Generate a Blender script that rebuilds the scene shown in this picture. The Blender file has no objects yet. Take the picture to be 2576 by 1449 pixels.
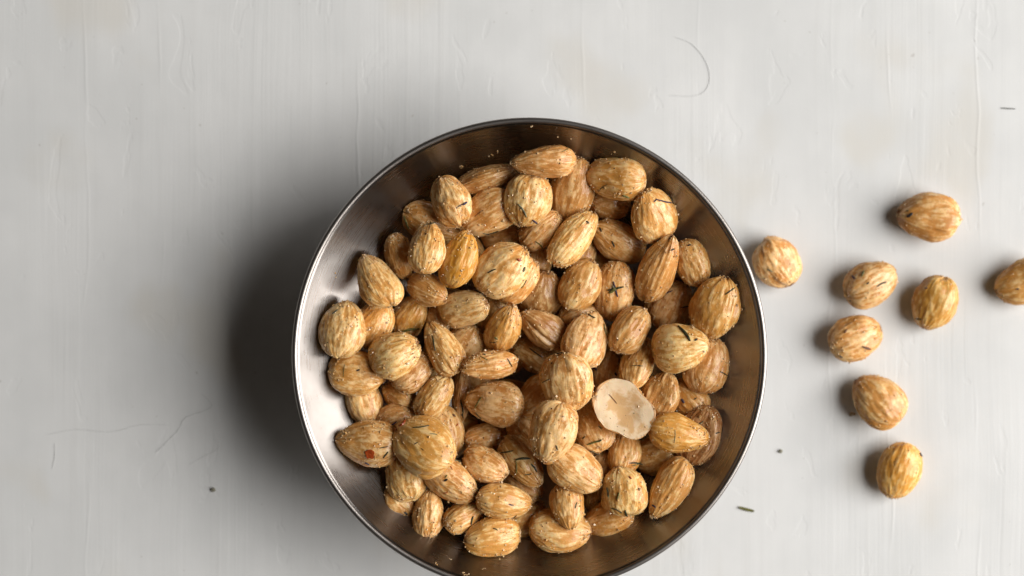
import bpy, bmesh, math, random
import numpy as np
from mathutils import Vector, Matrix, noise
from mathutils.bvhtree import BVHTree

# ------------------------------------------------------------------ camera, world, light
sc = bpy.context.scene
COL = sc.collection
CAM_H = 0.70                      # lens above the table top (metres)
F_PX = 4617.0                     # focal length for a 2576 px wide picture
CX, CY = 1288.0, 724.5

cam_d = bpy.data.cameras.new("camera")
cam_d.sensor_width = 36.0
cam_d.lens = 36.0 * F_PX / 2576.0
cam_d.clip_start, cam_d.clip_end = 0.02, 20.0
cam_d.dof.use_dof = True
cam_d.dof.focus_distance = CAM_H - 0.043
cam_d.dof.aperture_fstop = 5.0
cam = bpy.data.objects.new("camera", cam_d)
cam.location = (0, 0, CAM_H)
COL.objects.link(cam)
sc.camera = cam

world = bpy.data.worlds.new("World")
sc.world = world
world.use_nodes = True
bgn = world.node_tree.nodes["Background"]
bgn.inputs[0].default_value = (1.0, 0.84, 0.70, 1)
bgn.inputs[1].default_value = 0.026

def area_lamp(name, loc, target, sx, sy, power, colour):
    d = bpy.data.lights.new(name, 'AREA')
    d.shape = 'RECTANGLE'
    d.size, d.size_y = sx, sy
    d.energy = power
    d.color = colour
    o = bpy.data.objects.new(name, d)
    o.location = loc
    o.rotation_euler = (Vector(target) - Vector(loc)).to_track_quat('-Z', 'Y').to_euler()
    COL.objects.link(o)
    return o

LD = 2.3
LE, LA = math.radians(31), math.radians(-1)
lamp_loc = (LD * math.cos(LE) * math.cos(LA), LD * math.cos(LE) * math.sin(LA), LD * math.sin(LE))
area_lamp("window_lamp", lamp_loc, (0.0, 0, 0.02), 2.2, 2.45, 126.0, (1.0, 0.985, 0.965))

sc.view_settings.view_transform = 'Standard'
sc.view_settings.look = 'None'
sc.view_settings.exposure = 0.0
sc.view_settings.gamma = 1.0
sc.render.film_transparent = False
sc.cycles.adaptive_threshold = 0.02
sc.cycles.diffuse_bounces = 2
sc.cycles.glossy_bounces = 3
sc.cycles.max_bounces = 6

# ------------------------------------------------------------------ helpers
def P(px, py, z=0.0):
    k = (CAM_H - z) / F_PX
    return Vector(((px - CX) * k, -(py - CY) * k, z))

def link(name, verts, faces, mat, parent=None, smooth=True):
    me = bpy.data.meshes.new(name)
    me.from_pydata([tuple(v) for v in verts], [], [tuple(f) for f in faces])
    me.materials.append(mat)
    if smooth:
        me.polygons.foreach_set("use_smooth", [True] * len(me.polygons))
    o = bpy.data.objects.new(name, me)
    COL.objects.link(o)
    if parent is not None:
        o.parent = parent
    return o

def tag(o, label=None, cat=None, group=None, kind=None):
    if label: o["label"] = label
    if cat: o["category"] = cat
    if group: o["group"] = group
    if kind: o["kind"] = kind
    return o

class N:
    """small node-building helper"""
    def __init__(self, name):
        self.m = bpy.data.materials.new(name)
        self.m.use_nodes = True
        self.t = self.m.node_tree
        self.b = self.t.nodes["Principled BSDF"]
    def new(self, kind, **kw):
        n = self.t.nodes.new(kind)
        for k, v in kw.items():
            setattr(n, k, v)
        return n
    def put(self, sock, v):
        if hasattr(v, "is_output"):
            self.t.links.new(v, sock)
        else:
            sock.default_value = v
    def noise(self, vec, scale, detail=3.0, rough=0.55, dist=0.0, out="Fac"):
        n = self.new("ShaderNodeTexNoise")
        self.put(n.inputs["Vector"], vec)
        n.inputs["Scale"].default_value = scale
        n.inputs["Detail"].default_value = detail
        n.inputs["Roughness"].default_value = rough
        n.inputs["Distortion"].default_value = dist
        return n.outputs[out]
    def math(self, op, a, b=0.0, clamp=False):
        n = self.new("ShaderNodeMath", operation=op, use_clamp=clamp)
        self.put(n.inputs[0], a); self.put(n.inputs[1], b)
        return n.outputs[0]
    def vmath(self, op, a, b):
        n = self.new("ShaderNodeVectorMath", operation=op)
        self.put(n.inputs[0], a); self.put(n.inputs[1], b)
        return n.outputs[0]
    def ramp(self, v, lo, hi, a=0.0, b=1.0, smooth=True):
        n = self.new("ShaderNodeMapRange", interpolation_type='SMOOTHSTEP' if smooth else 'LINEAR')
        self.put(n.inputs[0], v)
        for i, x in enumerate((lo, hi, a, b)):
            n.inputs[i + 1].default_value = x
        return n.outputs[0]
    def mix(self, f, a, b, mode='MIX'):
        n = self.new("ShaderNodeMix", data_type='RGBA', blend_type=mode)
        self.put(n.inputs[0], f)
        self.put(n.inputs[6], a if hasattr(a, "is_output") else (*a, 1))
        self.put(n.inputs[7], b if hasattr(b, "is_output") else (*b, 1))
        return n.outputs[2]
    def bump(self, h, strength, dist, normal=None):
        n = self.new("ShaderNodeBump")
        n.inputs["Strength"].default_value = strength
        n.inputs["Distance"].default_value = dist
        self.put(n.inputs["Height"], h)
        if normal is not None:
            self.put(n.inputs["Normal"], normal)
        return n.outputs[0]
    def obj(self):
        return self.new("ShaderNodeTexCoord").outputs["Object"]

# ------------------------------------------------------------------ materials
def mat_table():
    m = N("painted_board")
    o = m.obj()
    def sv(x, y, z=1):
        return m.vmath('MULTIPLY', o, (x, y, z))
    warp = m.noise(sv(9, 9), 1.0, 2.0, out="Color")
    ow = m.vmath('ADD', o, m.vmath('MULTIPLY', m.vmath('SUBTRACT', warp, (0.5, 0.5, 0.5)), (0.006, 0.0, 0)))
    def svw(x, y):
        return m.vmath('MULTIPLY', ow, (x, y, 1))
    fine = m.noise(svw(1100, 14), 1.0, 3.0, 0.6)            # bristle marks
    mid = m.noise(svw(230, 5), 1.0, 3.0, 0.55)
    broad = m.noise(sv(26, 7), 1.0, 3.0, 0.5)
    where = m.ramp(m.noise(sv(22, 5), 1.0, 2.0), 0.42, 0.62)
    blot = m.noise(sv(14, 11), 1.0, 4.0, 0.6)
    stain = m.ramp(m.noise(m.vmath('ADD', sv(17, 13), (4.2, 1.7, 0)), 1.0, 3.0, 0.5), 0.56, 0.68)
    grit = m.noise(sv(900, 900), 1.0, 2.0)
    specks = m.ramp(m.noise(sv(330, 300), 1.0, 1.0), 0.765, 0.80)
    c = m.mix(m.ramp(blot, 0.35, 0.68), (0.675, 0.676, 0.664), (0.755, 0.752, 0.738))
    c = m.mix(m.math('MULTIPLY', stain, 0.6), c, (0.665, 0.635, 0.575))
    c = m.mix(m.ramp(mid, 0.55, 0.75, 0, 0.30), c, (0.655, 0.65, 0.63))
    c = m.mix(m.ramp(fine, 0.5, 0.8, 0, 0.10), c, (0.61, 0.61, 0.59))
    c = m.mix(m.math('MULTIPLY', specks, 0.35), c, (0.36, 0.33, 0.28))
    m.put(m.b.inputs["Base Color"], c)
    # long raised brush edges
    sep = m.new("ShaderNodeSeparateXYZ"); m.put(sep.inputs[0], o)
    wob = m.noise(sv(0.5, 16), 1.0, 2.0)
    xw = m.math('ADD', m.math('MULTIPLY', sep.outputs[0], 26.0), m.math('MULTIPLY', wob, 0.30))
    vo = m.new("ShaderNodeTexVoronoi", voronoi_dimensions='1D', feature='DISTANCE_TO_EDGE')
    m.put(vo.inputs["W"], xw); vo.inputs["Scale"].default_value = 1.0
    edge = m.ramp(vo.outputs["Distance"], 0.0, 0.022, 1.0, 0.0)
    edge = m.math('MULTIPLY', edge, m.ramp(m.noise(sv(30, 9), 1.0, 2.0), 0.47, 0.62))
    chips = m.ramp(m.noise(sv(85, 40), 1.0, 3.0, 0.6, 0.7), 0.62, 0.66)
    h = m.math('ADD', m.math('MULTIPLY', fine, 0.10), m.math('MULTIPLY', mid, 0.20))
    h = m.math('MULTIPLY', h, m.math('ADD', where, 0.15))
    h = m.math('ADD', h, m.math('MULTIPLY', broad, 0.8))
    h = m.math('ADD', h, m.math('MULTIPLY', edge, 0.10))
    h = m.math('ADD', h, m.math('MULTIPLY', chips, -0.07))
    h = m.math('ADD', h, m.math('MULTIPLY', grit, 0.03))
    m.put(m.b.inputs["Normal"], m.bump(h, 0.75, 0.00055))
    m.put(m.b.inputs["Roughness"], m.ramp(broad, 0.3, 0.7, 0.46, 0.6))
    m.b.inputs["Specular IOR Level"].default_value = 0.35
    return m.m

def mat_steel(name, rough, brushed):
    m = N(name)
    o = m.obj()
    sep = m.new("ShaderNodeSeparateXYZ"); m.put(sep.inputs[0], o)
    ang = m.math('ARCTAN2', sep.outputs[1], sep.outputs[0])
    com = m.new("ShaderNodeCombineXYZ")
    m.put(com.inputs[0], m.math('MULTIPLY', ang, 3.0))
    flat = m.vmath('MULTIPLY', o, (1, 1, 0))
    ln = m.new("ShaderNodeVectorMath", operation='LENGTH'); m.put(ln.inputs[0], flat)
    arc = m.math('ADD', ln.outputs["Value"], sep.outputs[2])
    m.put(com.inputs[1], m.math('MULTIPLY', arc, 1100.0))
    lines = m.noise(com.outputs[0], 1.0, 4.0, 0.65)
    com2 = m.new("ShaderNodeCombineXYZ")
    m.put(com2.inputs[0], m.math('MULTIPLY', ang, 14.0))
    m.put(com2.inputs[1], m.math('MULTIPLY', arc, 2600.0))
    scr = m.ramp(m.noise(com2.outputs[0], 1.0, 2.0, 0.5), 0.66, 0.74)
    grain = m.noise(o, 2600.0, 2.0, 0.6)
    smear = m.noise(o, 60.0, 4.0, 0.6)
    m.b.inputs["Metallic"].default_value = 1.0
    base = m.mix(m.ramp(smear, 0.3, 0.75), (0.30, 0.272, 0.25), (0.365, 0.335, 0.312))
    if brushed:
        base = m.mix(m.ramp(scr, 0, 1, 0, 0.07), base, (0.25, 0.22, 0.20))
        m.put(m.b.inputs["Base Color"], base)
        m.put(m.b.inputs["Roughness"], m.math('ADD', m.ramp(lines, 0.25, 0.75, rough - 0.025, rough + 0.04),
                                              m.ramp(smear, 0.45, 0.75, 0.0, 0.06)))
        m.b.inputs["Anisotropic"].default_value = 0.95
        m.b.inputs["Anisotropic Rotation"].default_value = 0.25
        t = m.new("ShaderNodeTangent", direction_type='RADIAL', axis='Z')
        m.put(m.b.inputs["Tangent"], t.outputs[0])
        m.put(m.b.inputs["Normal"], m.bump(lines, 0.15, 0.00008))
    else:
        m.put(m.b.inputs["Base Color"], base)
        m.b.inputs["Roughness"].default_value = rough
        m.put(m.b.inputs["Normal"], m.bump(grain, 0.35, 0.00010))
    return m.m

def mat_almond():
    m = N("roasted_almond")
    at = m.new("ShaderNodeAttribute", attribute_name="co").outputs["Vector"]
    streak = m.new("ShaderNodeAttribute", attribute_name="streak").outputs["Fac"]
    cut = m.new("ShaderNodeAttribute", attribute_name="cut").outputs["Fac"]
    tip = m.new("ShaderNodeAttribute", attribute_name="tip").outputs["Fac"]
    info = m.new("ShaderNodeObjectInfo")
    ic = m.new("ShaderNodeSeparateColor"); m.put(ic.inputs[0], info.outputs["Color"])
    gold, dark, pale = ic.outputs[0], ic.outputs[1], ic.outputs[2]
    off = m.math('MULTIPLY', info.outputs["Random"], 57.0)
    comb = m.new("ShaderNodeCombineXYZ")
    for i in range(3): m.put(comb.inputs[i], off)
    off = comb.outputs[0]
    o = m.obj()
    a = m.vmath('ADD', at, off)                         # runs along the kernel: streaks
    ob = m.vmath('ADD', o, off)
    s1 = m.noise(m.vmath('MULTIPLY', a, (1.3, 4.4, 4.4)), 1.0, 3.0, 0.55, 0.9)
    s2 = m.noise(m.vmath('MULTIPLY', a, (3.6, 9.5, 9.5)), 1.0, 2.0, 0.6, 0.5)
    blot = m.noise(ob, 190.0, 3.0, 0.6, 0.4)
    spots = m.noise(ob, 640.0, 2.0, 0.55)
    val = m.math('ADD', m.math('MULTIPLY', s1, 0.66), m.math('MULTIPLY', s2, 0.24))
    val = m.math('ADD', val, m.math('MULTIPLY', streak, 0.12))
    val = m.math('ADD', val, m.math('MULTIPLY', m.math('SUBTRACT', spots, 0.5), 0.30))
    val = m.math('ADD', val, m.math('MULTIPLY', m.math('SUBTRACT', blot, 0.5), 0.50))
    val = m.math('ADD', val, m.math('MULTIPLY', m.math('SUBTRACT', pale, 0.5), 0.22))
    light = m.ramp(val, 0.45, 0.64)
    sp = m.ramp(m.noise(ob, 800.0, 1.0, 0.4), 0.60, 0.67)
    light = m.math('MAXIMUM', light, m.math('MULTIPLY', sp, m.ramp(pale, 0.35, 0.8)))
    tan = m.mix(m.ramp(blot, 0.3, 0.7), (0.58, 0.270, 0.068), (0.68, 0.350, 0.106))
    tan = m.mix(gold, tan, (0.68, 0.32, 0.040))
    cream = m.mix(m.ramp(spots, 0.3, 0.7), (0.81, 0.52, 0.215), (0.90, 0.645, 0.34))
    cream = m.mix(m.math('MULTIPLY', gold, 0.75), cream, (0.80, 0.47, 0.11))
    c = m.mix(light, tan, cream)
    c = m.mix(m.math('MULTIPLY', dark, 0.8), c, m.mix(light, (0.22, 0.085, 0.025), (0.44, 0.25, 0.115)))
    hue = m.mix(m.math('FRACT', m.math('MULTIPLY', info.outputs["Random"], 7.31)), (1.06, 0.95, 0.88), (1.0, 0.99, 0.88))
    val2 = m.ramp(m.math('FRACT', m.math('MULTIPLY', info.outputs["Random"], 13.7)), 0.0, 1.0, 0.86, 1.10, False)
    c = m.mix(1.0, c, hue, 'MULTIPLY')
    hv = m.new("ShaderNodeHueSaturation"); m.put(hv.inputs["Color"], c); m.put(hv.inputs["Value"], val2)
    c = hv.outputs[0]
    # toasted brown patches and the brown scar at the pointed end
    toast = m.ramp(m.noise(ob, 110.0, 4.0, 0.65, 0.6), 0.60, 0.74)
    c = m.mix(m.math('MULTIPLY', toast, 0.6), c, (0.30, 0.11, 0.026))
    c = m.mix(m.math('MULTIPLY', tip, m.ramp(spots, 0.35, 0.6, 0.35, 1.0)), c, (0.20, 0.075, 0.024))
    flat = m.mix(m.ramp(m.math('ADD', m.noise(ob, 190.0, 4.0, 0.6, 0.5), m.math('MULTIPLY', streak, 0.22)), 0.50, 0.72), (0.82, 0.62, 0.40), (0.66, 0.40, 0.18))
    c = m.mix(cut, c, flat)
    fleck = m.ramp(m.noise(ob, 1150.0, 1.0), 0.76, 0.79)
    c = m.mix(m.math('MULTIPLY', fleck, 0.7), c, (0.05, 0.035, 0.02))
    m.put(m.b.inputs["Base Color"], c)
    crust = m.noise(ob, 1900.0, 2.0, 0.7)
    grains = m.new("ShaderNodeTexVoronoi"); m.put(grains.inputs["Vector"], ob); grains.inputs["Scale"].default_value = 1500.0
    gmask = m.ramp(m.noise(ob, 260.0, 2.0), 0.44, 0.6)
    gh = m.math('MULTIPLY', m.ramp(grains.outputs["Distance"], 0.1, 0.6, 1.0, 0.0), gmask)
    h = m.math('ADD', m.math('MULTIPLY', crust, 0.25), m.math('MULTIPLY', gh, 0.7))
    h2 = m.math('ADD', m.math('MULTIPLY', s1, 1.1), m.math('MULTIPLY', s2, 0.35))
    h2 = m.math('MULTIPLY', h2, m.math('SUBTRACT', 1.0, cut))
    b1 = m.bump(h2, 0.32, 0.0009)
    m.put(m.b.inputs["Normal"], m.bump(h, 0.32, 0.00016, b1))
    m.put(m.b.inputs["Roughness"], m.math('MAXIMUM', m.ramp(crust, 0.3, 0.75, 0.32, 0.56), m.math('MULTIPLY', cut, 0.75)))
    m.b.inputs["Specular IOR Level"].default_value = 0.32
    m.put(m.b.inputs["Coat Weight"], m.ramp(cut, 0.0, 1.0, 0.35, 0.0))
    m.b.inputs["Coat Roughness"].default_value = 0.12
    m.b.inputs["Subsurface Weight"].default_value = 0.16
    m.b.inputs["Subsurface Radius"].default_value = (1.0, 0.42, 0.16)
    m.b.inputs["Subsurface Scale"].default_value = 0.002
    return m.m

def mat_plain(name, a, b, rough=0.5, scale=900.0, spec=0.4):
    m = N(name)
    n = m.noise(m.obj(), scale, 3.0, 0.6)
    m.put(m.b.inputs["Base Color"], m.mix(m.ramp(n, 0.3, 0.7), a, b))
    m.b.inputs["Roughness"].default_value = rough
    m.b.inputs["Specular IOR Level"].default_value = spec
    m.put(m.b.inputs["Normal"], m.bump(n, 0.5, 0.0001))
    return m.m

def mat_salt():
    m = N("salt")
    n = m.noise(m.obj(), 700.0, 2.0)
    m.put(m.b.inputs["Base Color"], m.mix(m.ramp(n, 0.35, 0.65), (0.58, 0.33, 0.12), (0.76, 0.56, 0.33)))
    m.b.inputs["Roughness"].default_value = 0.14
    m.b.inputs["IOR"].default_value = 1.54
    m.b.inputs["Transmission Weight"].default_value = 0.0
    return m.m

M_TABLE = mat_table()
M_STEEL = mat_steel("brushed_steel", 0.275, True)
M_RIM = mat_steel("satin_steel_rim", 0.38, False)
M_NUT = mat_almond()
M_SALT = mat_salt()
HERB = {
    'd': mat_plain("dark_dried_herb", (0.018, 0.020, 0.008), (0.055, 0.055, 0.022), 0.5),
    'g': mat_plain("olive_dried_herb", (0.075, 0.075, 0.012), (0.19, 0.17, 0.045), 0.5),
    'y': mat_plain("grey_green_dried_herb", (0.11, 0.105, 0.055), (0.25, 0.23, 0.13), 0.55),
    'p': mat_plain("purple_dried_herb", (0.020, 0.014, 0.030), (0.075, 0.050, 0.085), 0.5),
    'b': mat_plain("brown_dried_herb", (0.09, 0.035, 0.012), (0.21, 0.09, 0.035), 0.5),
    'r': mat_plain("red_pepper_skin", (0.26, 0.028, 0.006), (0.42, 0.075, 0.014), 0.25, 500.0, 0.6),
    'k': mat_plain("black_herb_speck", (0.010, 0.009, 0.007), (0.035, 0.03, 0.02), 0.5),
}
M_HAIR = mat_plain("grey_hair", (0.46, 0.46, 0.45), (0.54, 0.54, 0.53), 0.5)
M_CRUMB = mat_plain("grey_crumb", (0.17, 0.16, 0.11), (0.33, 0.31, 0.24), 0.7)
M_CRUMB_B = mat_plain("brown_crumb", (0.26, 0.17, 0.09), (0.48, 0.36, 0.22), 0.7)

# ------------------------------------------------------------------ table top
def build_table():
    bm = bmesh.new()
    bmesh.ops.create_cube(bm, size=1.0)
    for v in bm.verts:
        v.co = Vector((v.co.x * 1.5, v.co.y * 1.1, v.co.z * 0.03 - 0.015))
    bmesh.ops.bevel(bm, geom=bm.edges[:], offset=0.003, segments=2, affect='EDGES')
    me = bpy.data.meshes.new("table_top")
    bm.to_mesh(me); bm.free()
    me.materials.append(M_TABLE)
    o = bpy.data.objects.new("table_top", me)
    COL.objects.link(o)
    tag(o, "off-white painted board with brush marks under the bowl", None, None, "structure")
build_table()

# ------------------------------------------------------------------ bowl
RIM_Z = 0.047
BOWL = P(1332, 894.5, RIM_Z); BOWL.z = 0.0
SPH_R, SPH_C = 0.1025, 0.1047
def wall_r(z):
    return math.sqrt(max(0.0, SPH_R ** 2 - (SPH_C - z) ** 2))
def wall_z(r):
    r = np.asarray(r, dtype=float)
    z = SPH_C - np.sqrt(np.clip(SPH_R ** 2 - r ** 2, 1e-9, None))
    return np.where(r > 0.0838, 0.2, z)

def lathe(name, prof, mat, parent, seg=220, closed=False):
    verts, faces = [], []
    n = len(prof)
    for i in range(seg):
        a = 2 * math.pi * i / seg
        for r, z in prof:
            verts.append((r * math.cos(a), r * math.sin(a), z))
    for i in range(seg):
        j = (i + 1) % seg
        for k in range(n if closed else n - 1):
            l = (k + 1) % n
            faces.append((i * n + k, j * n + k, j * n + l, i * n + l))
    return link(name, verts, faces, mat, parent)

def build_bowl():
    root = bpy.data.objects.new("metal_bowl", None)
    root.location = BOWL
    COL.objects.link(root)
    tag(root, "round brushed stainless steel bowl heaped with roasted almonds", "bowl")
    t = 0.0011
    inner, outer = [(0.0001, 0.0022)], []
    r_w = 0.0830
    z_w = float(wall_z(r_w))
    for i in range(1, 49):
        z = 0.0022 + (z_w - 0.0022) * (i / 48) ** 1.3
        inner.append((wall_r(z), z))
    for r, z in inner[1:]:
        d = Vector((r, z - SPH_C)).normalized()
        outer.append((r + d.x * t, max(0.0, z + d.y * t)))
    prof = inner + outer[::-1] + [(0.0001, 0.0)]
    lathe("bowl_wall", prof, M_STEEL, root)
    rim = []
    ra = rb = 0.00112
    nx, nz = r_w / SPH_R, (z_w - SPH_C) / SPH_R          # outward normal of the wall at its lip
    rc, zc = r_w + nx * ra, z_w + nz * ra
    for i in range(20):
        a = 2 * math.pi * i / 20
        rim.append((rc + ra * math.cos(a), zc + rb * math.sin(a)))
    lathe("rolled_rim", rim, M_RIM, root, 260, True)
    return root
bowl = build_bowl()

# ------------------------------------------------------------------ almonds
def nut_mesh(name, L, W, T, seed, k=0.22, nt=52, nph=92, half=False, dent=0.0, ridge=1.0, split=False, bend=0.0):
    """kernel in local space: x = long axis with the pointed end at +x, y = width, z = thickness"""
    rnd = random.Random(seed)
    off = Vector((rnd.uniform(-90, 90), rnd.uniform(-90, 90), rnd.uniform(-90, 90)))
    verts, co, streak, cutv, tipv = [], [], [], [], []
    smax = (-1 + math.sqrt(1 + 8 * k * k)) / (4 * k) if k > 0.01 else 0
    nrm = math.sqrt(1 - smax * smax) * (1 + k * abs(smax))
    lump = 0.11 if half else rnd.uniform(0.04, 0.085)
    ripple = 0.00027 * ridge
    nf = noise.noise
    rows = []
    for i in range(nt + 1):
        t = math.pi * i / nt
        s = -math.cos(t)
        w = max(0, 1 - s * s) ** 0.445 * (1 - k * s) / nrm
        if s > 0.6:
            w *= 1 - 0.07 * ((s - 0.6) / 0.4) ** 1.2
        pole = i in (0, nt)
        row = []
        for j in range(1 if pole else nph):
            ph = 2 * math.pi * j / nph
            c, sn = math.cos(ph), math.sin(ph)
            cc = math.copysign(abs(c) ** 0.92, c)
            ss = math.copysign(abs(sn) ** 1.2, sn)
            p = Vector((s * L / 2, w * cc * W / 2, w * ss * T / 2))
            q = Vector((s * 1.15, c, sn))
            lo = nf(q * 1.05 + off)
            st = nf(Vector((s * 1.7, c * 4.6, sn * 4.6)) + off * 1.7)
            st2 = nf(Vector((s * 3.2, c * 9.0, sn * 9.0)) + off * 0.6)
            md = nf(q * 3.1 + off * 1.3)
            p *= 1 + lump * lo * 1.7 + 0.018 * md
            d = Vector((p.x * 0.25, p.y, p.z))
            if d.length > 1e-9:
                d.normalize()
            e = math.sqrt(max(0, 1 - s * s))
            p += d * (ripple * (1.5 * (0.5 - abs(st)) + 0.9 * st2) * min(1, e * 1.6))
            # seam along the edge of the kernel
            p -= d * (0.00022 * math.exp(-(sn / 0.10) ** 2) * (1 if c > 0 else 0) * e)
            if half:
                th = math.atan2(p.y, p.x)
                f = 1 + 0.045 * math.cos(2 * th + 0.9) + 0.045 * math.cos(3 * th + 2.4) + 0.025 * math.cos(5 * th)
                p.x *= f; p.y *= f
            p.z += bend * L * (s * s - 0.4)
            ct = 0.0
            if half:
                lim = 0.02 * T + 0.00020 * nf(Vector((p.x * 300, p.y * 300, 0)) + off) \
                      - 0.0016 * math.exp(-((s * 1.7) ** 2 + (p.y / (W * 0.26)) ** 2))
                if p.z > lim:
                    rim = max(0.0, 1 - (p.z - lim) / (0.10 * T))
                    p.z = lim
                    ct = 1.0 if rim < 0.5 else 0.35
            elif dent > 0 and p.z > 0:
                g = math.exp(-((s / 0.62) ** 2 + (p.y / (W * 0.30)) ** 2))
                p.z -= dent * T * g
            if split and p.z > -0.2 * T and abs(sn) > 0:
                g = math.exp(-((c - 0.35) / 0.09) ** 2) * (1 if sn > 0 else 0) * e
                p -= d * 0.0011 * g
            row.append(len(verts))
            verts.append(p)
            co.append((s, c, sn))
            streak.append(1.0 - 2.6 * abs(st) if not half else math.exp(-((s * 1.6) ** 2 + (p.y / (W * 0.30)) ** 2)))
            cutv.append(ct)
            tipv.append(max(0.0, min(1.0, (s - 0.955) / 0.035)))
        rows.append(row)
    faces = []
    for i in range(nt):
        A, B = rows[i], rows[i + 1]
        for j in range(nph):
            l = (j + 1) % nph
            if len(A) == 1:
                faces.append((A[0], B[l], B[j]))
            elif len(B) == 1:
                faces.append((A[j], A[l], B[0]))
            else:
                faces.append((A[j], A[l], B[l], B[j]))
    me = bpy.data.meshes.new(name)
    me.from_pydata([tuple(v) for v in verts], [], faces)
    me.polygons.foreach_set("use_smooth", [True] * len(me.polygons))
    a = me.attributes.new("co", 'FLOAT_VECTOR', 'POINT')
    a.data.foreach_set("vector", np.array(co, dtype=np.float32).ravel())
    for nm, vals in (("streak", streak), ("cut", cutv), ("tip", tipv)):
        b = me.attributes.new(nm, 'FLOAT', 'POINT')
        b.data.foreach_set("value", np.array(vals, dtype=np.float32))
    me.materials.append(M_NUT)
    me.update()
    return me

def mesh_np(me):
    v = np.empty(len(me.vertices) * 3, dtype=np.float64)
    me.vertices.foreach_get("co", v)
    return v.reshape(-1, 3)

# height field of everything already lying in the bowl (cells of 0.6 mm)
CELL = 0.0006
GN = 320
gx = (np.arange(GN) - GN / 2 + 0.5) * CELL
GXX, GYY = np.meshgrid(gx, gx, indexing='ij')
HF = wall_z(np.sqrt(GXX ** 2 + GYY ** 2))
HF[:] = np.maximum(HF, 0.0022)

def rot(ang, roll, pitch):
    return (Matrix.Rotation(ang, 3, 'Z') @ Matrix.Rotation(-pitch, 3, 'Y') @ Matrix.Rotation(roll, 3, 'X'))

def drop(vn, R, x, y, soft):
    """height at which a kernel with vertices vn and rotation R comes to rest over (x, y) in bowl space"""
    q = vn @ np.array(R).T
    ix = np.clip(((q[:, 0] + x) / CELL + GN / 2).astype(int), 0, GN - 1)
    iy = np.clip(((q[:, 1] + y) / CELL + GN / 2).astype(int), 0, GN - 1)
    return float(np.max(HF[ix, iy] - q[:, 2])) - soft, q, ix, iy

def settle(vn, px, py, ang, roll, pitch, tilt, soft, xy=None, cap=None, slip=0.0):
    """lets a kernel tip and slide a little until it lies low on what is below it"""
    z = 0.038
    v4 = vn[::4]
    for it in range(3):
        if xy is None:
            w = P(px, py, z) - BOWL
            x0, y0 = w.x, w.y
        else:
            x0, y0 = xy
        best = None
        steps = [0] if tilt <= 0 else [-tilt, -tilt / 2, 0, tilt / 2, tilt]
        slips = [(0, 0)] if slip <= 0 or it < 2 else [(0, 0), (slip, 0), (-slip, 0), (0, slip), (0, -slip)]
        for dp in steps:
            for dr in steps:
                R = rot(ang, roll + math.radians(dr), pitch + math.radians(dp))
                for sx, sy in slips:
                    zz = drop(v4, R, x0 + sx, y0 + sy, soft)[0]
                    cost = zz + 0.0000025 * (dp * dp + dr * dr)
                    if best is None or cost < best[0]:
                        best = (cost, R, x0 + sx, y0 + sy)
        _, R, x, y = best
        z, q, ix, iy = drop(vn, R, x, y, soft)
        if cap is not None and cap > 0.0340:
            z = max(z, cap - 0.005)
        if cap is not None and z > cap:
            z = cap + 0.3 * (z - cap)
        if xy is not None:
            break
    np.maximum.at(HF, (ix, iy), q[:, 2] + z)
    return R, x, y, z

def place(name, me, R, loc, colour):
    o = bpy.data.objects.new(name, me)
    o.matrix_world = Matrix.Translation(loc) @ R.to_4x4()
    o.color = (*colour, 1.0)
    COL.objects.link(o)
    return o

rng = random.Random(11)

# --- kernels buried at the bottom of the bowl
fill_meshes = [nut_mesh("almond", 0.0200 + 0.0012 * (i % 3), 0.0150 + 0.0008 * (i % 4), 0.0112 + 0.0005 * (i % 3), 900 + i, 0.2, 30, 48)
               for i in range(8)]
fill_np = [mesh_np(m) for m in fill_meshes]
N_FILL = 150
fill_nuts = []
for i in range(N_FILL):
    best = None
    for tr in range(5):                                  # falls into the lowest of five spots
        a = rng.uniform(0, 2 * math.pi)
        r = 0.064 * math.sqrt(rng.random())
        x, y = r * math.cos(a), r * math.sin(a)
        m = rng.randrange(8)
        ang = rng.uniform(0, 2 * math.pi)
        z = drop(fill_np[m][::3], rot(ang, 0, 0), x, y, 0)[0]
        if best is None or z < best[0]:
            best = (z, x, y, m, ang)
    _, x, y, m, ang = best
    keep = HF.copy()
    R, x, y, z = settle(fill_np[m], 0, 0, ang, 0, 0, 26, 0.0006, xy=(x, y))
    if z > 0.0195:
        HF[:] = keep
        continue
    o = place("almond", fill_meshes[m], R, (BOWL.x + x, BOWL.y + y, z), (0.15, 0.25, 0.5))
    tag(o, "almond buried beneath the upper layer, in a dark gap of the bowl", "almond", "almonds buried deep in the bowl")
    fill_nuts.append(o)

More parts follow.
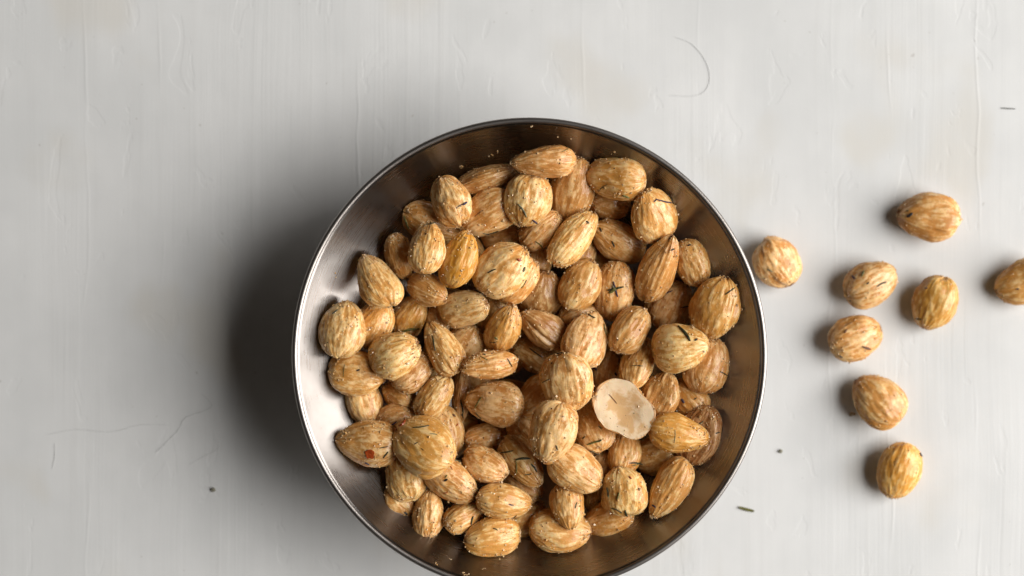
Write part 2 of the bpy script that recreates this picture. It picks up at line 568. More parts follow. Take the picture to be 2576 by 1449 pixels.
# --- kernels one can see.  key: (level, x, y, length, width, direction of pointed end, options, label)
# pixel measures of a 2576 px wide picture; options: g golden, d dark, p pale streaks, e seen on edge, h half, c hollow, k taper, T thickness
NUTS = {
 1: (2.0, 1224, 445, 150, 62, 17, dict(e=1, d=.5), "slim almond on its edge beside the upper bowl wall, dark crack at its end"),
 2: (4.0, 1368, 413, 157, 76, 182, dict(k=0.30, e=.6, d=.25, T=88), "topmost teardrop almond lying crosswise, long point toward the slim edge-on almond"),
 3: (3.0, 1322, 502, 130, 120, -104, dict(p=.7), "plump almond with grey-green needle near its chipped lower end, under the topmost teardrop"),
 4: (2.0, 1443, 475, 162, 116, 75, dict(d=.2), "long smooth almond behind the topmost teardrop, scorched brown notch at its lower end"),
 5: (3.0, 1549, 443, 145, 106, 175, dict(p=.6, g=.25), "broad orange-tan almond with pale freckles at the upper wall, one o'clock"),
 6: (1.0, 1535, 503, 100, 92, -20, dict(d=.15), "small swirl-patterned almond tucked beneath the freckled one o'clock almond"),
 7: (3.0, 1644, 535, 140, 120, 112, dict(g=.1), "plump almond with a blue-black needle across its shoulder, two o'clock by the wall"),
 8: (3.0, 1141, 507, 124, 98, 111, dict(p=.7), "pale almond bearing a tiny purple flower bud, eleven o'clock in the bowl"),
 9: (2.0, 1224, 532, 146, 108, 213, dict(k=0.20, d=.2, p=.6), "striped almond leaning beneath the purple-bud almond and the plump chipped one"),
 10: (1.0, 1087, 555, 150, 96, -20, dict(g=.2), "half-covered almond with olive herb on its crusted side, below the purple-bud almond"),
 11: (3.5, 1080, 623, 130, 92, 82, dict(k=0.20, p=.6), "upright striped almond with dark scrap at its tip, touching the amber-gold almond"),
 12: (2.6, 1001, 645, 115, 70, -75, dict(d=.15), "narrow mottled almond with a centre ridge, ten o'clock next to the upright striped almond"),
 13: (4.0, 955, 708, 142, 97, 122, dict(k=0.30, p=.65), "pear-shaped almond pointing up to the bright bowl wall, ten o'clock"),
 14: (3.3, 1161, 652, 140, 92, 70, dict(g=1.0), "deep amber-gold glossy almond, the yellowest in the bowl"),
 15: (3.1, 1081, 729, 112, 79, -28, dict(p=.4), "small smooth egg-shaped almond just below the upright striped one"),
 17: (3.0, 1269, 678, 148, 129, 45, dict(p=.7), "large round almond with red seed and brown pit, split from a twin beneath"),
 18: (2.0, 1303, 702, 132, 104, 45, dict(), "thin twin kernel peeking out beneath the large round almond with red seed"),
 19: (2.0, 1366, 577, 118, 80, 42, dict(d=.1, p=.6), "small slanted almond with purple scrap at its upper side, under the chipped plump almond"),
 20: (3.1, 1436, 600, 158, 88, 52, dict(k=0.18, p=.6), "elongated pale almond slanting upward at the upper centre of the heap"),
 21: (2.0, 1553, 600, 150, 96, 150, dict(g=.15), "smooth tan almond with black specks, sloping down beside the elongated pale almond"),
 22: (3.0, 1651, 675, 186, 88, 68, dict(k=0.22, d=.12), "longest narrow almond, ridged, pointing up toward the blue-black needle almond"),
 23: (2.0, 1747, 662, 118, 85, -70, dict(p=.6), "small glossy almond with hairline crack by the wall, between two and three o'clock"),
 24: (3.0, 1806, 773, 152, 122, 72, dict(g=.2), "big smooth almond with an olive needle on top, three o'clock against the wall"),
 25: (1.0, 1695, 768, 130, 120, 60, dict(d=.35, p=.7), "dull mauve-tan almond in shade with purple needle, between the longest and the three o'clock almond"),
 26: (4.0, 1712, 880, 140, 120, 5, dict(k=0.20, p=.75), "shiny broad almond carrying a bold black-green needle"),
 27: (2.0, 1785, 920, 138, 110, 75, dict(d=.25), "ridged almond partly beneath the bold-needle almond, by the shaded wall at four o'clock"),
 28: (2.2, 1546, 727, 150, 102, -97, dict(p=.6), "almond topped with a star-shaped tuft of dark herb"),
 29: (3.0, 1459, 711, 132, 98, 62, dict(d=.15), "two-layered almond with a groove along its edge, beside the star-tuft almond"),
 30: (1.0, 1363, 735, 122, 110, 80, dict(d=.85), "dark brown sunken almond between the large round one and the grooved two-layered one"),
 31: (1.0, 1458, 642, 104, 80, 60, dict(d=.25), "almond end showing beneath the elongated pale almond at upper centre"),
 32: (3.0, 1172, 777, 132, 92, 14, dict(p=.85), "leopard-spotted oval almond below the amber-gold one"),
 33: (1.0, 1238, 790, 112, 84, 70, dict(d=.25), "shaded almond behind the leopard-spotted oval one"),
 34: (3.0, 1272, 825, 132, 82, 68, dict(g=.35), "yellowish almond pointed at both ends, crusted edge, middle of the heap"),
 35: (2.0, 1368, 822, 132, 86, 142, dict(d=.75, s=1), "brown almond with a split open upper edge, middle of the heap"),
 36: (3.0, 1468, 853, 140, 114, 70, dict(k=0.20, p=.8), "white-streaked broad almond with dark scrap on its tip, under the bold round almond"),
 37: (3.2, 1580, 830, 128, 90, 55, dict(p=.5), "glossy almond with burnt tip just below the star-tuft almond"),
 38: (1.0, 1452, 795, 112, 80, 20, dict(d=.25), "shaded almond lying between the grooved one and the white-streaked broad one"),
 39: (3.0, 868, 829, 140, 113, 82, dict(p=.75), "heavily striped almond touching the bright wall, nine o'clock, brown tip up"),
 40: (2.4, 940, 815, 122, 100, 60, dict(g=.1), "rounded almond wedged behind the heavily striped nine o'clock almond"),
 41: (3.0, 993, 899, 128, 113, 25, dict(p=.65), "round finely swirled almond overlapping its neighbours, half past eight"),
 42: (1.5, 1035, 797, 116, 86, 60, dict(g=.5), "golden almond with an olive leaf across its lower end"),
 43: (3.0, 1113, 880, 142, 84, 119, dict(k=0.32, d=.3, p=.6), "teardrop almond with a sharp pinched tip and dark needle along its side"),
 44: (1.0, 1168, 862, 110, 96, 60, dict(d=.25, p=.7), "creased almond in shade beneath the leopard-spotted oval one"),
 45: (2.0, 897, 945, 136, 114, -10, dict(p=.5, g=.1), "buff rounded almond with black curl and thin green thread, against the wall at eight o'clock"),
 46: (1.0, 914, 1018, 116, 90, -70, dict(p=.7), "ridged almond hanging below the buff rounded one, close to the bright wall"),
 47: (2.0, 1035, 938, 112, 96, 40, dict(d=.5, p=.7), "brown marbled almond beneath the finely swirled round one"),
 48: (1.0, 998, 993, 92, 72, 150, dict(d=.25), "small dull pinkish almond in the shaded hollow below the marbled one"),
 49: (2.1, 1088, 998, 122, 82, 55, dict(p=.5), "ridge-backed almond with sugared tip, beside the thin edge-on almond"),
 50: (2.0, 1155, 998, 130, 46, -94, dict(e=1, d=.25, s=1, T=60), "thin almond standing on edge with a dark herb-filled split"),
 51: (3.0, 1223, 919, 137, 68, 187, dict(e=.6, T=78), "slender almond lying sideways with a crack across, above the big brown-streaked one"),
 52: (3.0, 1244, 1009, 146, 110, 173, dict(k=0.22, d=.15, p=.7), "big oval brown-and-cream streaked almond with yellow-green thread at its end"),
 53: (1.0, 1345, 895, 120, 80, 150, dict(d=.25), "dark almond with grey needle, sunk beside the bold round almond"),
 54: (4.0, 1432, 963, 150, 132, -80, dict(p=.8), "bold round almond with broken white stripes, centre of the heap"),
 55: (2.0, 1350, 995, 122, 94, -140, dict(g=.15), "tan almond tucked beneath the bold round almond, brown pointed end out"),
 56: (1.0, 1528, 937, 116, 76, 80, dict(d=.25), "shaded brown almond behind the flat-faced half almond"),
 57: (3.3, 1574, 1030, 150, 130, 150, dict(h=1, k=.06), "halved almond showing its flat pinkish-cream cut face"),
 58: (4.0, 1389, 1094, 148, 114, -108, dict(p=.9), "strongly ribbed almond with salt clump at its side, below the bold round almond"),
 59: (2.0, 1497, 1077, 130, 108, 110, dict(p=.6), "smooth almond with a green needle on its lower edge, beneath the halved almond"),
 60: (2.0, 1667, 995, 120, 94, 70, dict(d=.5, c=.18), "wrinkled brown almond with sunken face, next to the halved almond"),
 61: (2.5, 1605, 918, 142, 84, 72, dict(d=.1), "upright almond with rusty stain, between the white-streaked and the bold-needle almonds"),
 62: (1.0, 1738, 1003, 112, 88, 130, dict(g=.3, d=.2), "olive-tan almond with violet smudge, behind the wrinkled sunken one"),
 63: (3.0, 1714, 1090, 146, 95, -10, dict(k=0.26, g=.55), "golden teardrop almond lying over the dark hollow one, five o'clock"),
 64: (2.0, 1766, 1096, 150, 108, 70, dict(d=1.0, c=.34), "dark brown hollow-faced almond with pale rim against the shaded wall"),
 65: (1.0, 1656, 1145, 112, 100, 20, dict(d=.25, p=.6), "dusky almond beneath the golden teardrop, dark tuft at its side"),
 66: (3.0, 1690, 1230, 160, 92, -120, dict(k=0.28, p=.45), "long smooth almond alone at the lower wall, point facing down, five o'clock"),
 67: (1.5, 1567, 1135, 112, 82, 80, dict(g=.1, c=.1), "almond with a bright raised edge directly below the halved almond"),
 68: (3.0, 1570, 1228, 120, 114, 100, dict(p=.6), "round cream almond with red dot and green flecks, near the lower wall"),
 69: (3.0, 1447, 1184, 146, 112, -35, dict(p=.6), "large fan-ribbed almond below the strongly ribbed one"),
 70: (2.6, 1428, 1279, 112, 84, -82, dict(g=.1, d=.1), "stubby upright almond resting on the lowest kidney-curved almond"),
 71: (2.0, 1410, 1341, 150, 110, -5, dict(p=.5), "kidney-curved almond at the bottom of the heap, six o'clock"),
 72: (1.0, 1530, 1309, 130, 88, 200, dict(g=.25, d=.1), "olive-tan almond under the round cream one with dark needles at their joint"),
 73: (0.5, 1495, 1240, 95, 58, -100, dict(d=.3), "little almond end in the gap between the fan-ribbed and round cream almonds"),
 74: (0.5, 1516, 1178, 95, 72, 70, dict(d=.25), "dark rough almond sliver between the fan-ribbed almond and the raised-edge one"),
 75: (2.5, 1225, 1170, 116, 84, -25, dict(p=.7), "stocky mottled almond with point facing down, below the big brown-and-cream one"),
 76: (2.0, 1313, 1167, 146, 86, -52, dict(k=0.20, d=.2), "slanting almond strewn with several dark herb needles"),
 77: (1.8, 1322, 1093, 120, 86, -50, dict(d=.25), "dark almond showing beside the strongly ribbed almond's salt clump"),
 78: (1.0, 1218, 1102, 116, 74, 10, dict(d=.25), "shaded almond lying flat beneath the big brown-and-cream streaked one"),
 79: (2.0, 1122, 1085, 136, 98, 95, dict(p=.6), "almond with brown seed at its tip, half beneath the largest disc-like almond"),
 80: (4.0, 1060, 1119, 160, 144, 150, dict(g=.25, p=.55), "largest disc-like honey-coloured almond, seven o'clock"),
 81: (3.0, 922, 1122, 150, 113, 175, dict(k=0.30, p=.6), "pointed almond with a square red pepper flake on it"),
 82: (1.0, 995, 1050, 100, 82, 20, dict(d=.15), "crusted almond top peeking out above the largest disc-like one"),
 83: (2.0, 1018, 1202, 126, 96, 108, dict(p=.75), "striped almond below the largest disc-like one, close to the lower wall"),
 84: (3.0, 1133, 1213, 146, 94, -35, dict(p=.65), "oblong almond with black herb clump, tucked under the largest disc-like one"),
 85: (1.0, 1005, 1270, 92, 72, -40, dict(d=.25), "dark almond in shade at the wall beneath the striped seven o'clock almond"),
 86: (2.0, 1073, 1292, 118, 77, 85, dict(k=0.20, p=.7), "upright almond with crested tip and white freckles, lower wall"),
 87: (2.0, 1162, 1299, 110, 70, 25, dict(p=.55), "small almond with a green needle across its end, lower wall"),
 88: (3.0, 1268, 1256, 138, 86, -8, dict(d=.05, p=.45), "lens-shaped almond with rippled end, above the orange-tan bottom almond"),
 89: (2.4, 1233, 1350, 140, 100, 190, dict(g=.2, p=.5), "orange-tan almond at the bottom wall, beside the kidney-curved one"),
 90: (0.5, 1325, 1308, 112, 82, 30, dict(d=.25), "dark almond in the gap above the two bottom almonds"),
 91: (0.5, 1312, 1226, 112, 82, -30, dict(d=.25), "dark almond in the gap beneath the needle-strewn slanting one"),
 92: (1.0, 1262, 594, 112, 78, 10, dict(d=.25), "shaded almond between the striped leaning one and the large round red-seed almond"),
 93: (0.5, 1352, 648, 96, 76, 80, dict(d=.25), "deep shaded almond at the corner of the large round red-seed almond"),
 97: (0.6, 1108, 806, 104, 80, 100, dict(d=.25), "shaded almond behind the sharp pinched tip of the teardrop"),
}
LOOSE = {
 1: (2337, 545, 150, 120, 176, dict(p=.5), "loose striped almond with black speck, uppermost of those on the board"),
 2: (1955, 661, 128, 112, -60, dict(p=.7), "loose blond almond lying closest to the bowl rim"),
 3: (2191, 715, 140, 108, 28, dict(p=.85), "loose almond with dark needle and yellow-green scrap, most herb-flecked on the board"),
 4: (2351, 762, 135, 112, -110, dict(g=.45), "loose smooth golden almond next to the herb-flecked loose one"),
 5: (2574, 711, 142, 108, 196, dict(g=.2, d=.2), "loose brown almond cut off by the picture edge"),
 6: (2153, 850, 138, 110, 20, dict(p=.6), "loose swirled almond with brown herb chip, directly below the herb-flecked loose one"),
 7: (2210, 1007, 144, 124, 135, dict(p=.5), "loose buff almond with a brown crumb beside it on the board"),
 8: (2262, 1185, 142, 108, -102, dict(g=.6), "loose amber almond, lowest of those on the board"),
}
T_DEF = 0.64
nut_obj = {}
def dims(Lp, Wp, op, mm):
    L, W = Lp * mm, Wp * mm
    if op.get('e', 0) >= 1:
        T = W
        W = max(op.get('T', 0) * mm, 1.55 * W)
    else:
        T = op['T'] * mm if 'T' in op else max(min(W, 0.0175) * T_DEF, 0.0092)
        if op.get('h'):
            T = 0.0125
    return L, W, T

for key, (lev, px, py, Lp, Wp, ang, op, label) in sorted(NUTS.items(), key=lambda kv: kv[1][0]):
    L, W, T = dims(Lp, Wp, op, 0.1475e-3)
    r2 = random.Random(key * 7 + 3)
    low = lev < 1.2
    me = nut_mesh("almond", L, W, T, key, op.get('k', r2.uniform(0.05, 0.17)), 40 if low else 54, 72 if low else 96,
                  half=bool(op.get('h')), dent=op.get('c', 0), ridge=0.7 + 0.7 * op.get('p', .5), split=bool(op.get('s')),
                  bend=0.05 if key == 71 else 0)
    vn = mesh_np(me)
    e = op.get('e', 0)
    roll = math.radians(90) if e >= 1 else (math.radians(r2.choice((-35, 35))) if e else 0)
    tilt = 0 if e >= 1 else (12 if e else (0 if op.get('h') else 26))
    R, x, y, z = settle(vn, px, py, math.radians(ang), roll + (0.12 if op.get('h') else 0), -0.05 if op.get('h') else 0, tilt, 0.0012,
                      cap=0.001 * (23.5 + 4.6 * lev), slip=0.0008)
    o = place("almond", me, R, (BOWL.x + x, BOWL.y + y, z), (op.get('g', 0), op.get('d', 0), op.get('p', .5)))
    tag(o, label, "almond", "almonds heaped in the bowl")
    nut_obj[key] = o

for key, (px, py, Lp, Wp, ang, op, label) in LOOSE.items():
    L, W, T = dims(Lp, Wp, op, 0.1515e-3)
    r2 = random.Random(key * 13 + 5)
    me = nut_mesh("almond", L, W, T, 500 + key, r2.uniform(0.06, 0.18), 54, 96, ridge=1.3)
    vn = mesh_np(me)
    R = rot(math.radians(ang), math.radians(r2.uniform(-7, 7)), math.radians(-5))
    z = float(-np.min((vn @ np.array(R).T)[:, 2])) - 0.00005
    loc = P(px, py, z)
    o = place("almond", me, R, loc, (op.get('g', 0), op.get('d', 0), op.get('p', .5)))
    tag(o, label, "almond", "loose almonds on the board")
    nut_obj[100 + key] = o

# ------------------------------------------------------------------ salt crust on every visible kernel
OCT_F = [(0, 2, 4), (2, 1, 4), (1, 3, 4), (3, 0, 4), (2, 0, 5), (1, 2, 5), (3, 1, 5), (0, 3, 5)]
CUBE_V = [(-1, -1, -1), (1, -1, -1), (1, 1, -1), (-1, 1, -1), (-1, -1, 1), (1, -1, 1), (1, 1, 1), (-1, 1, 1)]
CUBE_F = [(3, 2, 1, 0), (4, 5, 6, 7), (0, 1, 5, 4), (1, 2, 6, 5), (2, 3, 7, 6), (3, 0, 4, 7)]
def crystal(verts, faces, c, r, rnd):
    q = Matrix.Rotation(rnd.uniform(0, 6.28), 3, Vector((rnd.gauss(0, 1), rnd.gauss(0, 1), rnd.gauss(0, 1))).normalized())
    b = len(verts)
    sx = (rnd.uniform(.7, 1.2), rnd.uniform(.7, 1.2), rnd.uniform(.7, 1.2))
    for v in CUBE_V:
        w = Vector([v[i] * sx[i] * r * 0.62 * rnd.uniform(.85, 1.1) for i in range(3)])
        verts.append(Vector(c) + q @ w)
    for f in CUBE_F:
        faces.append(tuple(b + i for i in f))

def salt_on(o, key):
    me = o.data
    rnd = random.Random(key * 31 + 7)
    n = len(me.vertices)
    verts, faces = [], []
    off = Vector((rnd.uniform(-50, 50), 0, rnd.uniform(-50, 50)))
    want = 210 if key < 100 else 120
    cut = me.attributes["cut"].data
    got = tries = 0
    while got < want and tries < want * 14:
        tries += 1
        i = rnd.randrange(n)
        v = me.vertices[i]
        if cut[i].value > 0.5 and rnd.random() < 0.9:
            continue
        d = noise.noise(v.co * 260 + off) + 0.45 * abs(v.co.x) / 0.0105 * 0.5
        if rnd.random() > max(0.06, d * 1.9):
            continue
        r = 0.00016 + 0.00022 * rnd.random() ** 2.0
        if rnd.random() < 0.05:
            r = rnd.uniform(0.00038, 0.00058)
        crystal(verts, faces, v.co + v.normal * r * 0.35, r, rnd)
        got += 1
    s = link("salt_crystals", verts, faces, M_SALT, o, False)
    s["kind"] = "stuff"
for k, o in nut_obj.items():
    salt_on(o, k)

# ------------------------------------------------------------------ herbs
bvh = {}
for k, o in nut_obj.items():
    mw = o.matrix_world
    bvh[k] = BVHTree.FromPolygons([mw @ v.co for v in o.data.vertices], [p.vertices[:] for p in o.data.polygons])
EYE = Vector((0, 0, CAM_H))
def hit(px, py, only=None):
    d = (P(px, py, 0) - EYE).normalized()
    best = None
    for k, b in bvh.items():
        if only is not None and k != only:
            continue
        h = b.ray_cast(EYE, d)
        if h[0] is not None and (best is None or h[3] < best[3]):
            best = (h[0], h[1], k, h[3])
    return best

def ribbon(pts, nrms, width, thick, tip=0.25):
    """needle: a faceted, tapered body along pts"""
    verts, faces = [], []
    n = len(pts)
    for i in range(n):
        t = (pts[min(i + 1, n - 1)] - pts[max(i - 1, 0)]).normalized()
        s = t.cross(nrms[i])
        s = s.normalized() if s.length > 1e-9 else Vector((1, 0, 0))
        u = s.cross(t).normalized()
        f = i / (n - 1)
        w = width * max(tip, math.sin(math.pi * (0.12 + 0.76 * f)) ** 0.6)
        for a in range(6):
            an = a * math.pi / 3
            verts.append(pts[i] + s * (math.cos(an) * w / 2) + u * (math.sin(an) * thick / 2))
    for i in range(n - 1):
        for a in range(6):
            b = (a + 1) % 6
            faces.append((i * 6 + a, i * 6 + b, i * 6 + 6 + b, i * 6 + 6 + a))
    faces.append(tuple(range(5, -1, -1)))
    faces.append(tuple((n - 1) * 6 + a for a in range(6)))
    return verts, faces

PXM = 0.144e-3
def needle(x0, y0, x1, y1, kind='d', wpx=4.0, name="herb_needle", bow=0.0):
    mx, my = (x0 + x1) / 2, (y0 + y1) / 2
    h = hit(mx, my)
    if h is None:
        return
    k = h[2]
    o = nut_obj[k]
    inv = o.matrix_world.inverted()
    pts, nr = [], []
    zl = h[0].z
    n = 7
    for i in range(n):
        f = i / (n - 1)
        bx = -(y1 - y0) * bow * math.sin(math.pi * f)
        by = (x1 - x0) * bow * math.sin(math.pi * f)
        g = hit(x0 + (x1 - x0) * f + bx, y0 + (y1 - y0) * f + by, k)
        if g is not None and abs(g[0].z - zl) < 0.0045:
            p, nn = g[0] + g[1] * (wpx * PXM * 0.22 + 0.00006), g[1]
        else:
            p, nn = P(x0 + (x1 - x0) * f + bx, y0 + (y1 - y0) * f + by, zl), Vector((0, 0, 1))
        zl = p.z
        pts.append(inv @ p)
        nr.append((inv.to_3x3() @ nn).normalized())
    # walk again from the middle outward so that ends hang off the kernel smoothly
    v, f = ribbon(pts, nr, wpx * PXM * 0.82, wpx * PXM * 0.55)
    link(name, v, f, HERB[kind], o, False)

NEEDLES = [
 (1147, 524, 1168, 512, 'p', 3), (1164, 515, 1174, 508, 'p', 7), (1018, 545, 1029, 575, 'g', 6), (1073, 565, 1096, 560, 'd', 4),
 (1215, 587, 1255, 582, 'd', 4), (1195, 545, 1217, 529, 'b', 2.2), (1304, 513, 1325, 546, 'y', 5.5), (1505, 482, 1528, 464, 'd', 2.2),
 (1568, 491, 1583, 497, 'g', 7), (1413, 382, 1430, 373, 'g', 2.2), (1653, 502, 1690, 511, 'p', 5), (1680, 486, 1694, 514, 'd', 4),
 (1645, 508, 1652, 500, 'p', 4), (1340, 553, 1352, 563, 'p', 6), (1347, 607, 1366, 625, 'g', 4), (1540, 606, 1546, 622, 'd', 4.5),
 (1508, 573, 1513, 583, 'k', 5), (1474, 556, 1482, 562, 'd', 5), (1655, 608, 1662, 600, 'd', 4), (1688, 630, 1697, 626, 'd', 5),
 (1730, 619, 1738, 616, 'k', 6), (837, 790, 850, 779, 'd', 5), (1008, 836, 1055, 827, 'g', 8), (1089, 845, 1095, 882, 'd', 4.5),
 (868, 917, 865, 948, 'g', 2), (897, 933, 905, 930, 'k', 5), (1228, 687, 1249, 677, 'd', 4), (1301, 652, 1310, 656, 'r', 8),
 (1316, 684, 1320, 672, 'g', 7), (1310, 724, 1325, 704, 'g', 4), (1528, 730, 1568, 721, 'd', 7), (1543, 708, 1554, 746, 'p', 6),
 (1533, 737, 1549, 722, 'g', 9), (1541, 718, 1549, 730, 'y', 7), (1232, 861, 1251, 859, 'd', 2.5), (1244, 848, 1252, 853, 'g', 6),
 (1479, 790, 1497, 800, 'd', 5), (1519, 815, 1525, 844, 'g', 4), (1332, 877, 1364, 899, 'd', 4), (1395, 892, 1429, 889, 'd', 3.5),
 (1486, 918, 1502, 931, 'p', 9), (1364, 963, 1385, 953, 'd', 2.5), (1664, 743, 1692, 731, 'p', 4), (1712, 774, 1734, 770, 'd', 3),
 (1825, 741, 1848, 724, 'd', 4), (1706, 822, 1736, 858, 'd', 9), (1748, 857, 1754, 853, 'k', 6), (1620, 851, 1637, 836, 'd', 4),
 (1039, 1076, 1079, 1071, 'd', 4.5), (1007, 1072, 1020, 1058, 'r', 8), (984, 1069, 998, 1060, 'p', 5), (919, 1163, 928, 1168, 'p', 6),
 (964, 1152, 976, 1136, 'd', 5), (955, 1128, 976, 1123, 'd', 3), (1139, 1042, 1145, 1048, 'b', 7), (1195, 1026, 1212, 998, 'g', 4),
 (1197, 1037, 1212, 1053, 'd', 3), (1276, 902, 1288, 922, 'd', 4), (1208, 896, 1227, 906, 'g', 2.5), (1160, 1006, 1165, 1052, 'd', 5),
 (1477, 1119, 1512, 1108, 'g', 6), (1500, 1111, 1513, 1106, 'd', 6), (1505, 1072, 1513, 1080, 'g', 4.5), (1465, 1104, 1472, 1098, 'd', 4),
 (1481, 1133, 1505, 1144, 'd', 4), (1399, 1120, 1403, 1131, 'd', 4), (1297, 1157, 1334, 1154, 'd', 7), (1298, 1160, 1299, 1191, 'g', 4),
 (1336, 1167, 1351, 1187, 'd', 6), (1260, 1139, 1292, 1134, 'd', 4.5), (1320, 1194, 1338, 1192, 'd', 3), (1532, 992, 1552, 1015, 'b', 2.6),
 (1810, 934, 1831, 946, 'd', 3.5), (1715, 1004, 1721, 1014, 'p', 8), (1754, 1069, 1769, 1060, 'y', 4), (1698, 1081, 1696, 1115, 'y', 2),
 (1584, 1165, 1617, 1169, 'd', 5), (1590, 1172, 1612, 1162, 'g', 3.5), (1117, 1210, 1126, 1205, 'k', 7), (1120, 1202, 1125, 1195, 'g', 4),
 (1132, 1173, 1138, 1182, 'r', 3), (1115, 1240, 1126, 1238, 'r', 3), (1130, 1155, 1159, 1160, 'y', 3), (1185, 1320, 1190, 1299, 'd', 6),
 (1017, 1288, 1024, 1294, 'k', 7), (1527, 1226, 1531, 1251, 'd', 6), (1553, 1256, 1558, 1239, 'g', 5), (1583, 1199, 1588, 1205, 'r', 6),
 (1538, 1278, 1565, 1290, 'd', 4.5), (1573, 1283, 1579, 1300, 'd', 6), (1447, 1279, 1451, 1264, 'g', 4), (1641, 1270, 1650, 1277, 'p', 6),
 (1280, 1268, 1292, 1271, 'p', 4), (1240, 1329, 1252, 1334, 'd', 3.5), (1800, 1091, 1810, 1088, 'd', 4), (1746, 1005, 1752, 1001, 'd', 3),
 (1589, 920, 1618, 921, 'd', 2.5), (1546, 937, 1551, 944, 'k', 6), (1215, 890, 1222, 893, 'k', 3), (1147, 1072, 1152, 1066, 'r', 4),
 (1082, 1092, 1100, 1094, 'y', 3), (1042, 1118, 1052, 1112, 'd', 2.5), (1060, 1128, 1066, 1133, 'd', 2.5), (1290, 1305, 1299, 1296, 'b', 4),
 (2282, 545, 2296, 537, 'k', 10), (2280, 532, 2286, 530, 'd', 5), (2169, 695, 2174, 682, 'g', 7), (2206, 721, 2230, 709, 'd', 5), (2144, 693, 2150, 701, 'p', 6),
 (2180, 714, 2186, 710, 'k', 5), (2303, 801, 2319, 803, 'd', 5), (1930, 676, 1943, 684, 'y', 5), (2170, 871, 2189, 878, 'b', 8),
 (2113, 894, 2120, 899, 'k', 6), (2313, 1140, 2318, 1148, 'k', 7), (2328, 726, 2333, 724, 'p', 5), (2556, 727, 2563, 726, 'p', 5), (2125, 838, 2131, 829, 'b', 5),
]
for nd in NEEDLES:
    needle(*nd, bow=rng.uniform(-0.08, 0.08))

def flake_on(px, py, size, kind, name):
    """small square chip of pepper skin lying on a kernel"""
    h = hit(px, py)
    if h is None:
        return
    o = nut_obj[h[2]]
    inv = o.matrix_world.inverted()
    s = size * PXM / 2
    up, dn = [], []
    for i in range(5):
        for j in range(5):
            fx, fy = (i / 2 - 1), (j / 2 - 1)
            jx = rng.uniform(-.34, .34) if abs(fx) == 1 else 0
            jy = rng.uniform(-.34, .34) if abs(fy) == 1 else 0
            if abs(fx) == 1 and abs(fy) == 1:
                fx *= 0.70; fy *= 0.70
            g = hit(px + (fx + jx) * size / 2, py + (fy + jy) * size / 2, h[2])
            if g is None:
                p, nn = h[0] + Vector((fx * s, -fy * s, -0.0003)), h[1]
            else:
                p, nn = g[0], g[1]
            up.append(inv @ (p + nn * (0.00045 + 0.00012 * rng.random())))
            dn.append(inv @ (p + nn * 0.00004))
    verts = up + dn
    faces = []
    for i in range(4):
        for j in range(4):
            a = i * 5 + j
            faces.append((a, a + 5, a + 6, a + 1))
            faces.append((25 + a, 25 + a + 1, 25 + a + 6, 25 + a + 5))
    ring = [i * 5 for i in range(5)] + [20 + j for j in range(1, 5)] + [i * 5 + 4 for i in (3, 2, 1, 0)] + [3, 2, 1]
    for a, b in zip(ring, ring[1:] + ring[:1]):
        faces.append((a, b, b + 25, a + 25))
    f = link(name, verts, faces, HERB[kind], o, False)
    f["label"] = "square translucent red pepper flake"
flake_on(931, 1140, 21, 'r', "pepper_flake")

def specks(o, key):
    rnd = random.Random(key * 17 + 1)
    me = o.data
    verts, faces = [], []
    for i in range(rnd.randint(3, 7)):
        v = me.vertices[rnd.randrange(len(me.vertices))]
        crystal(verts, faces, v.co + v.normal * 0.00003, rnd.uniform(0.00013, 0.00034), rnd)
    s = link("herb_specks", verts, faces, HERB[rnd.choice('kdkdb')], o, False)
    s["kind"] = "stuff"
for k, o in nut_obj.items():
    specks(o, k)

def salt_clump(px, py, n, spread, big):
    h = hit(px, py)
    if h is None:
        return
    o = nut_obj[h[2]]
    inv = o.matrix_world.inverted()
    verts, faces = [], []
    rnd = random.Random(int(px))
    for i in range(n):
        g = hit(px + rnd.gauss(0, spread), py + rnd.gauss(0, spread * .6), h[2])
        if g is None: continue
        r = big * rnd.uniform(.5, 1.0)
        crystal(verts, faces, inv @ (g[0] + g[1] * r * 0.5), r, rnd)
    if verts:
        link("salt_clump", verts, faces, M_SALT, o, False)["kind"] = "stuff"
for c in [(1341, 1106, 14, 7, .00042), (1480, 787, 4, 3, .0005), (1452, 1047, 3, 5, .0006), (1104, 957, 12, 8, .0004), (1030, 528, 8, 6, .0004),
          (1300, 900, 6, 8, .0004), (930, 1066, 14, 12, .00035), (1790, 1050, 4, 5, .0005), (1233, 735, 4, 5, .0005), (1640, 752, 4, 5, .0005),
          (1700, 645, 5, 4, .0004), (1236, 1000, 6, 20, .0003), (1393, 1303, 5, 6, .0005), (1665, 1276, 4, 5, .0005), (928, 827, 6, 5, .0005)]:
    salt_clump(*c)

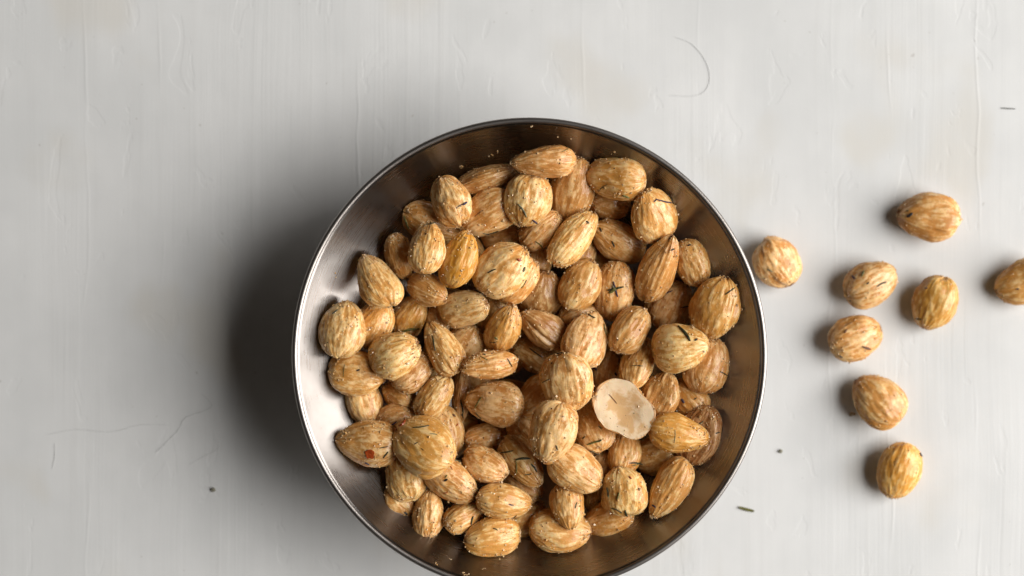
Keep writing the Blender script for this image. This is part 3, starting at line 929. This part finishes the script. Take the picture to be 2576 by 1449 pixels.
# ------------------------------------------------------------------ salt grains fallen on the bowl wall
def grains_on_wall():
    spots = [(1160, 421, 5), (1234, 391, 4), (1247, 386, 3), (1094, 1343, 2), (1172, 1443, 6), (1216, 1431, 3), (1270, 1398, 2), (1037, 1289, 1),
             (1340, 316, 2), (1404, 347, 1), (1435, 354, 1), (868, 803, 1), (842, 692, 2), (813, 871, 3), (1826, 647, 2), (1845, 645, 1),
             (1850, 880, 1), (1255, 1407, 1), (1130, 1405, 2), (1543, 386, 2), (1100, 1420, 2)]
    verts, faces = [], []
    rnd = random.Random(4)
    for px, py, n in spots:
        for i in range(n):
            qx, qy = px + rnd.gauss(0, 3.2), py + rnd.gauss(0, 3.2)
            z = 0.045
            for it in range(8):
                w = P(qx, qy, z) - BOWL
                z = float(wall_z(min(math.hypot(w.x, w.y), 0.0836)))
            w = P(qx, qy, z)
            crystal(verts, faces, (w.x, w.y, z + 0.0002), rnd.uniform(0.00018, 0.0004), rnd)
    o = link("salt_grains", verts, faces, M_SALT, None, False)
    tag(o, "scattered salt grains clinging to the bowl's inner wall", "salt", None, "stuff")
grains_on_wall()

# ------------------------------------------------------------------ small things on the board
def board_thing(name, pts, width, mat, label, cat, thick=None):
    ps = [P(x, y, 0.0) for x, y in pts]
    # smooth the polyline
    out = []
    for i in range(len(ps) - 1):
        p0, p1, p2, p3 = ps[max(i - 1, 0)], ps[i], ps[i + 1], ps[min(i + 2, len(ps) - 1)]
        for s in range(8):
            t = s / 8
            out.append(0.5 * ((2 * p1) + (p2 - p0) * t + (2 * p0 - 5 * p1 + 4 * p2 - p3) * t * t + (3 * p1 - p0 - 3 * p2 + p3) * t ** 3))
    out.append(ps[-1])
    th = thick or width
    for p in out:
        p.z = th * 0.5
    v, f = ribbon(out, [Vector((0, 0, 1))] * len(out), width, th, 0.3)
    return tag(link(name, v, f, mat, None, False), label, cat)

board_thing("herb_needle", [(1858, 1276), (1876, 1281), (1897, 1286)], 0.0012, HERB['g'], "dark green herb needle on the board below the bowl rim", "herb", 0.0007)
board_thing("herb_scrap", [(2518, 272), (2535, 273), (2554, 274)], 0.0004, HERB['k'], "tiny dark scrap on the board near its upper corner", "herb", 0.0004)
board_thing("stray_hair", [(1698, 93), (1741, 112), (1774, 153), (1785, 195), (1774, 228), (1741, 242), (1683, 240)], 0.00015, M_HAIR,
            "fine grey hooked hair on the pale board above the bowl", "hair")
board_thing("stray_hair", [(508, 991), (533, 1019), (511, 1034), (466, 1051), (446, 1084), (391, 1139)], 0.00017, M_HAIR,
            "fine zigzag hair in the bowl's shadow on the board", "hair")
board_thing("stray_hair", [(118, 1094), (190, 1081), (280, 1086), (351, 1069), (426, 1069)], 0.00012, M_HAIR,
            "long faint wavy hair on the grey side of the board", "hair")
board_thing("stray_hair", [(521, 1091), (551, 1124), (501, 1154), (476, 1169)], 0.00011, M_HAIR, "faint hooked hair beneath the zigzag hair", "hair")
board_thing("stray_hair", [(138, 1117), (137, 1150), (131, 1179)], 0.00016, M_HAIR, "short upright hair near the board's shaded corner", "hair")

def crumb(px, py, r, mat, label, seed):
    bm = bmesh.new()
    bmesh.ops.create_icosphere(bm, subdivisions=2, radius=r)
    rnd = random.Random(seed)
    off = Vector((rnd.uniform(0, 9), seed, 0))
    for v in bm.verts:
        v.co *= 1 + 0.55 * noise.noise(v.co / r * 1.1 + off)
        v.co.z *= 0.55
    lo = min(v.co.z for v in bm.verts)
    for v in bm.verts: v.co.z -= lo
    me = bpy.data.meshes.new("crumb"); bm.to_mesh(me); bm.free()
    me.materials.append(mat)
    o = bpy.data.objects.new("crumb", me)
    o.location = P(px, py, 0)
    COL.objects.link(o)
    tag(o, label, "crumb")
crumb(537, 1232, 0.00085, M_CRUMB, "grey crumb on the board in the soft shadow below the hairs", 1)
crumb(1964, 1135, 0.00075, M_CRUMB, "pale grey crumb on the board between bowl rim and loose almonds", 2)
crumb(2141, 1042, 0.0008, M_CRUMB_B, "brown crumb beside the loose buff almond", 3)
crumb(2149, 1041, 0.0006, M_CRUMB_B, "smaller brown crumb touching the loose buff almond's shadow", 4)
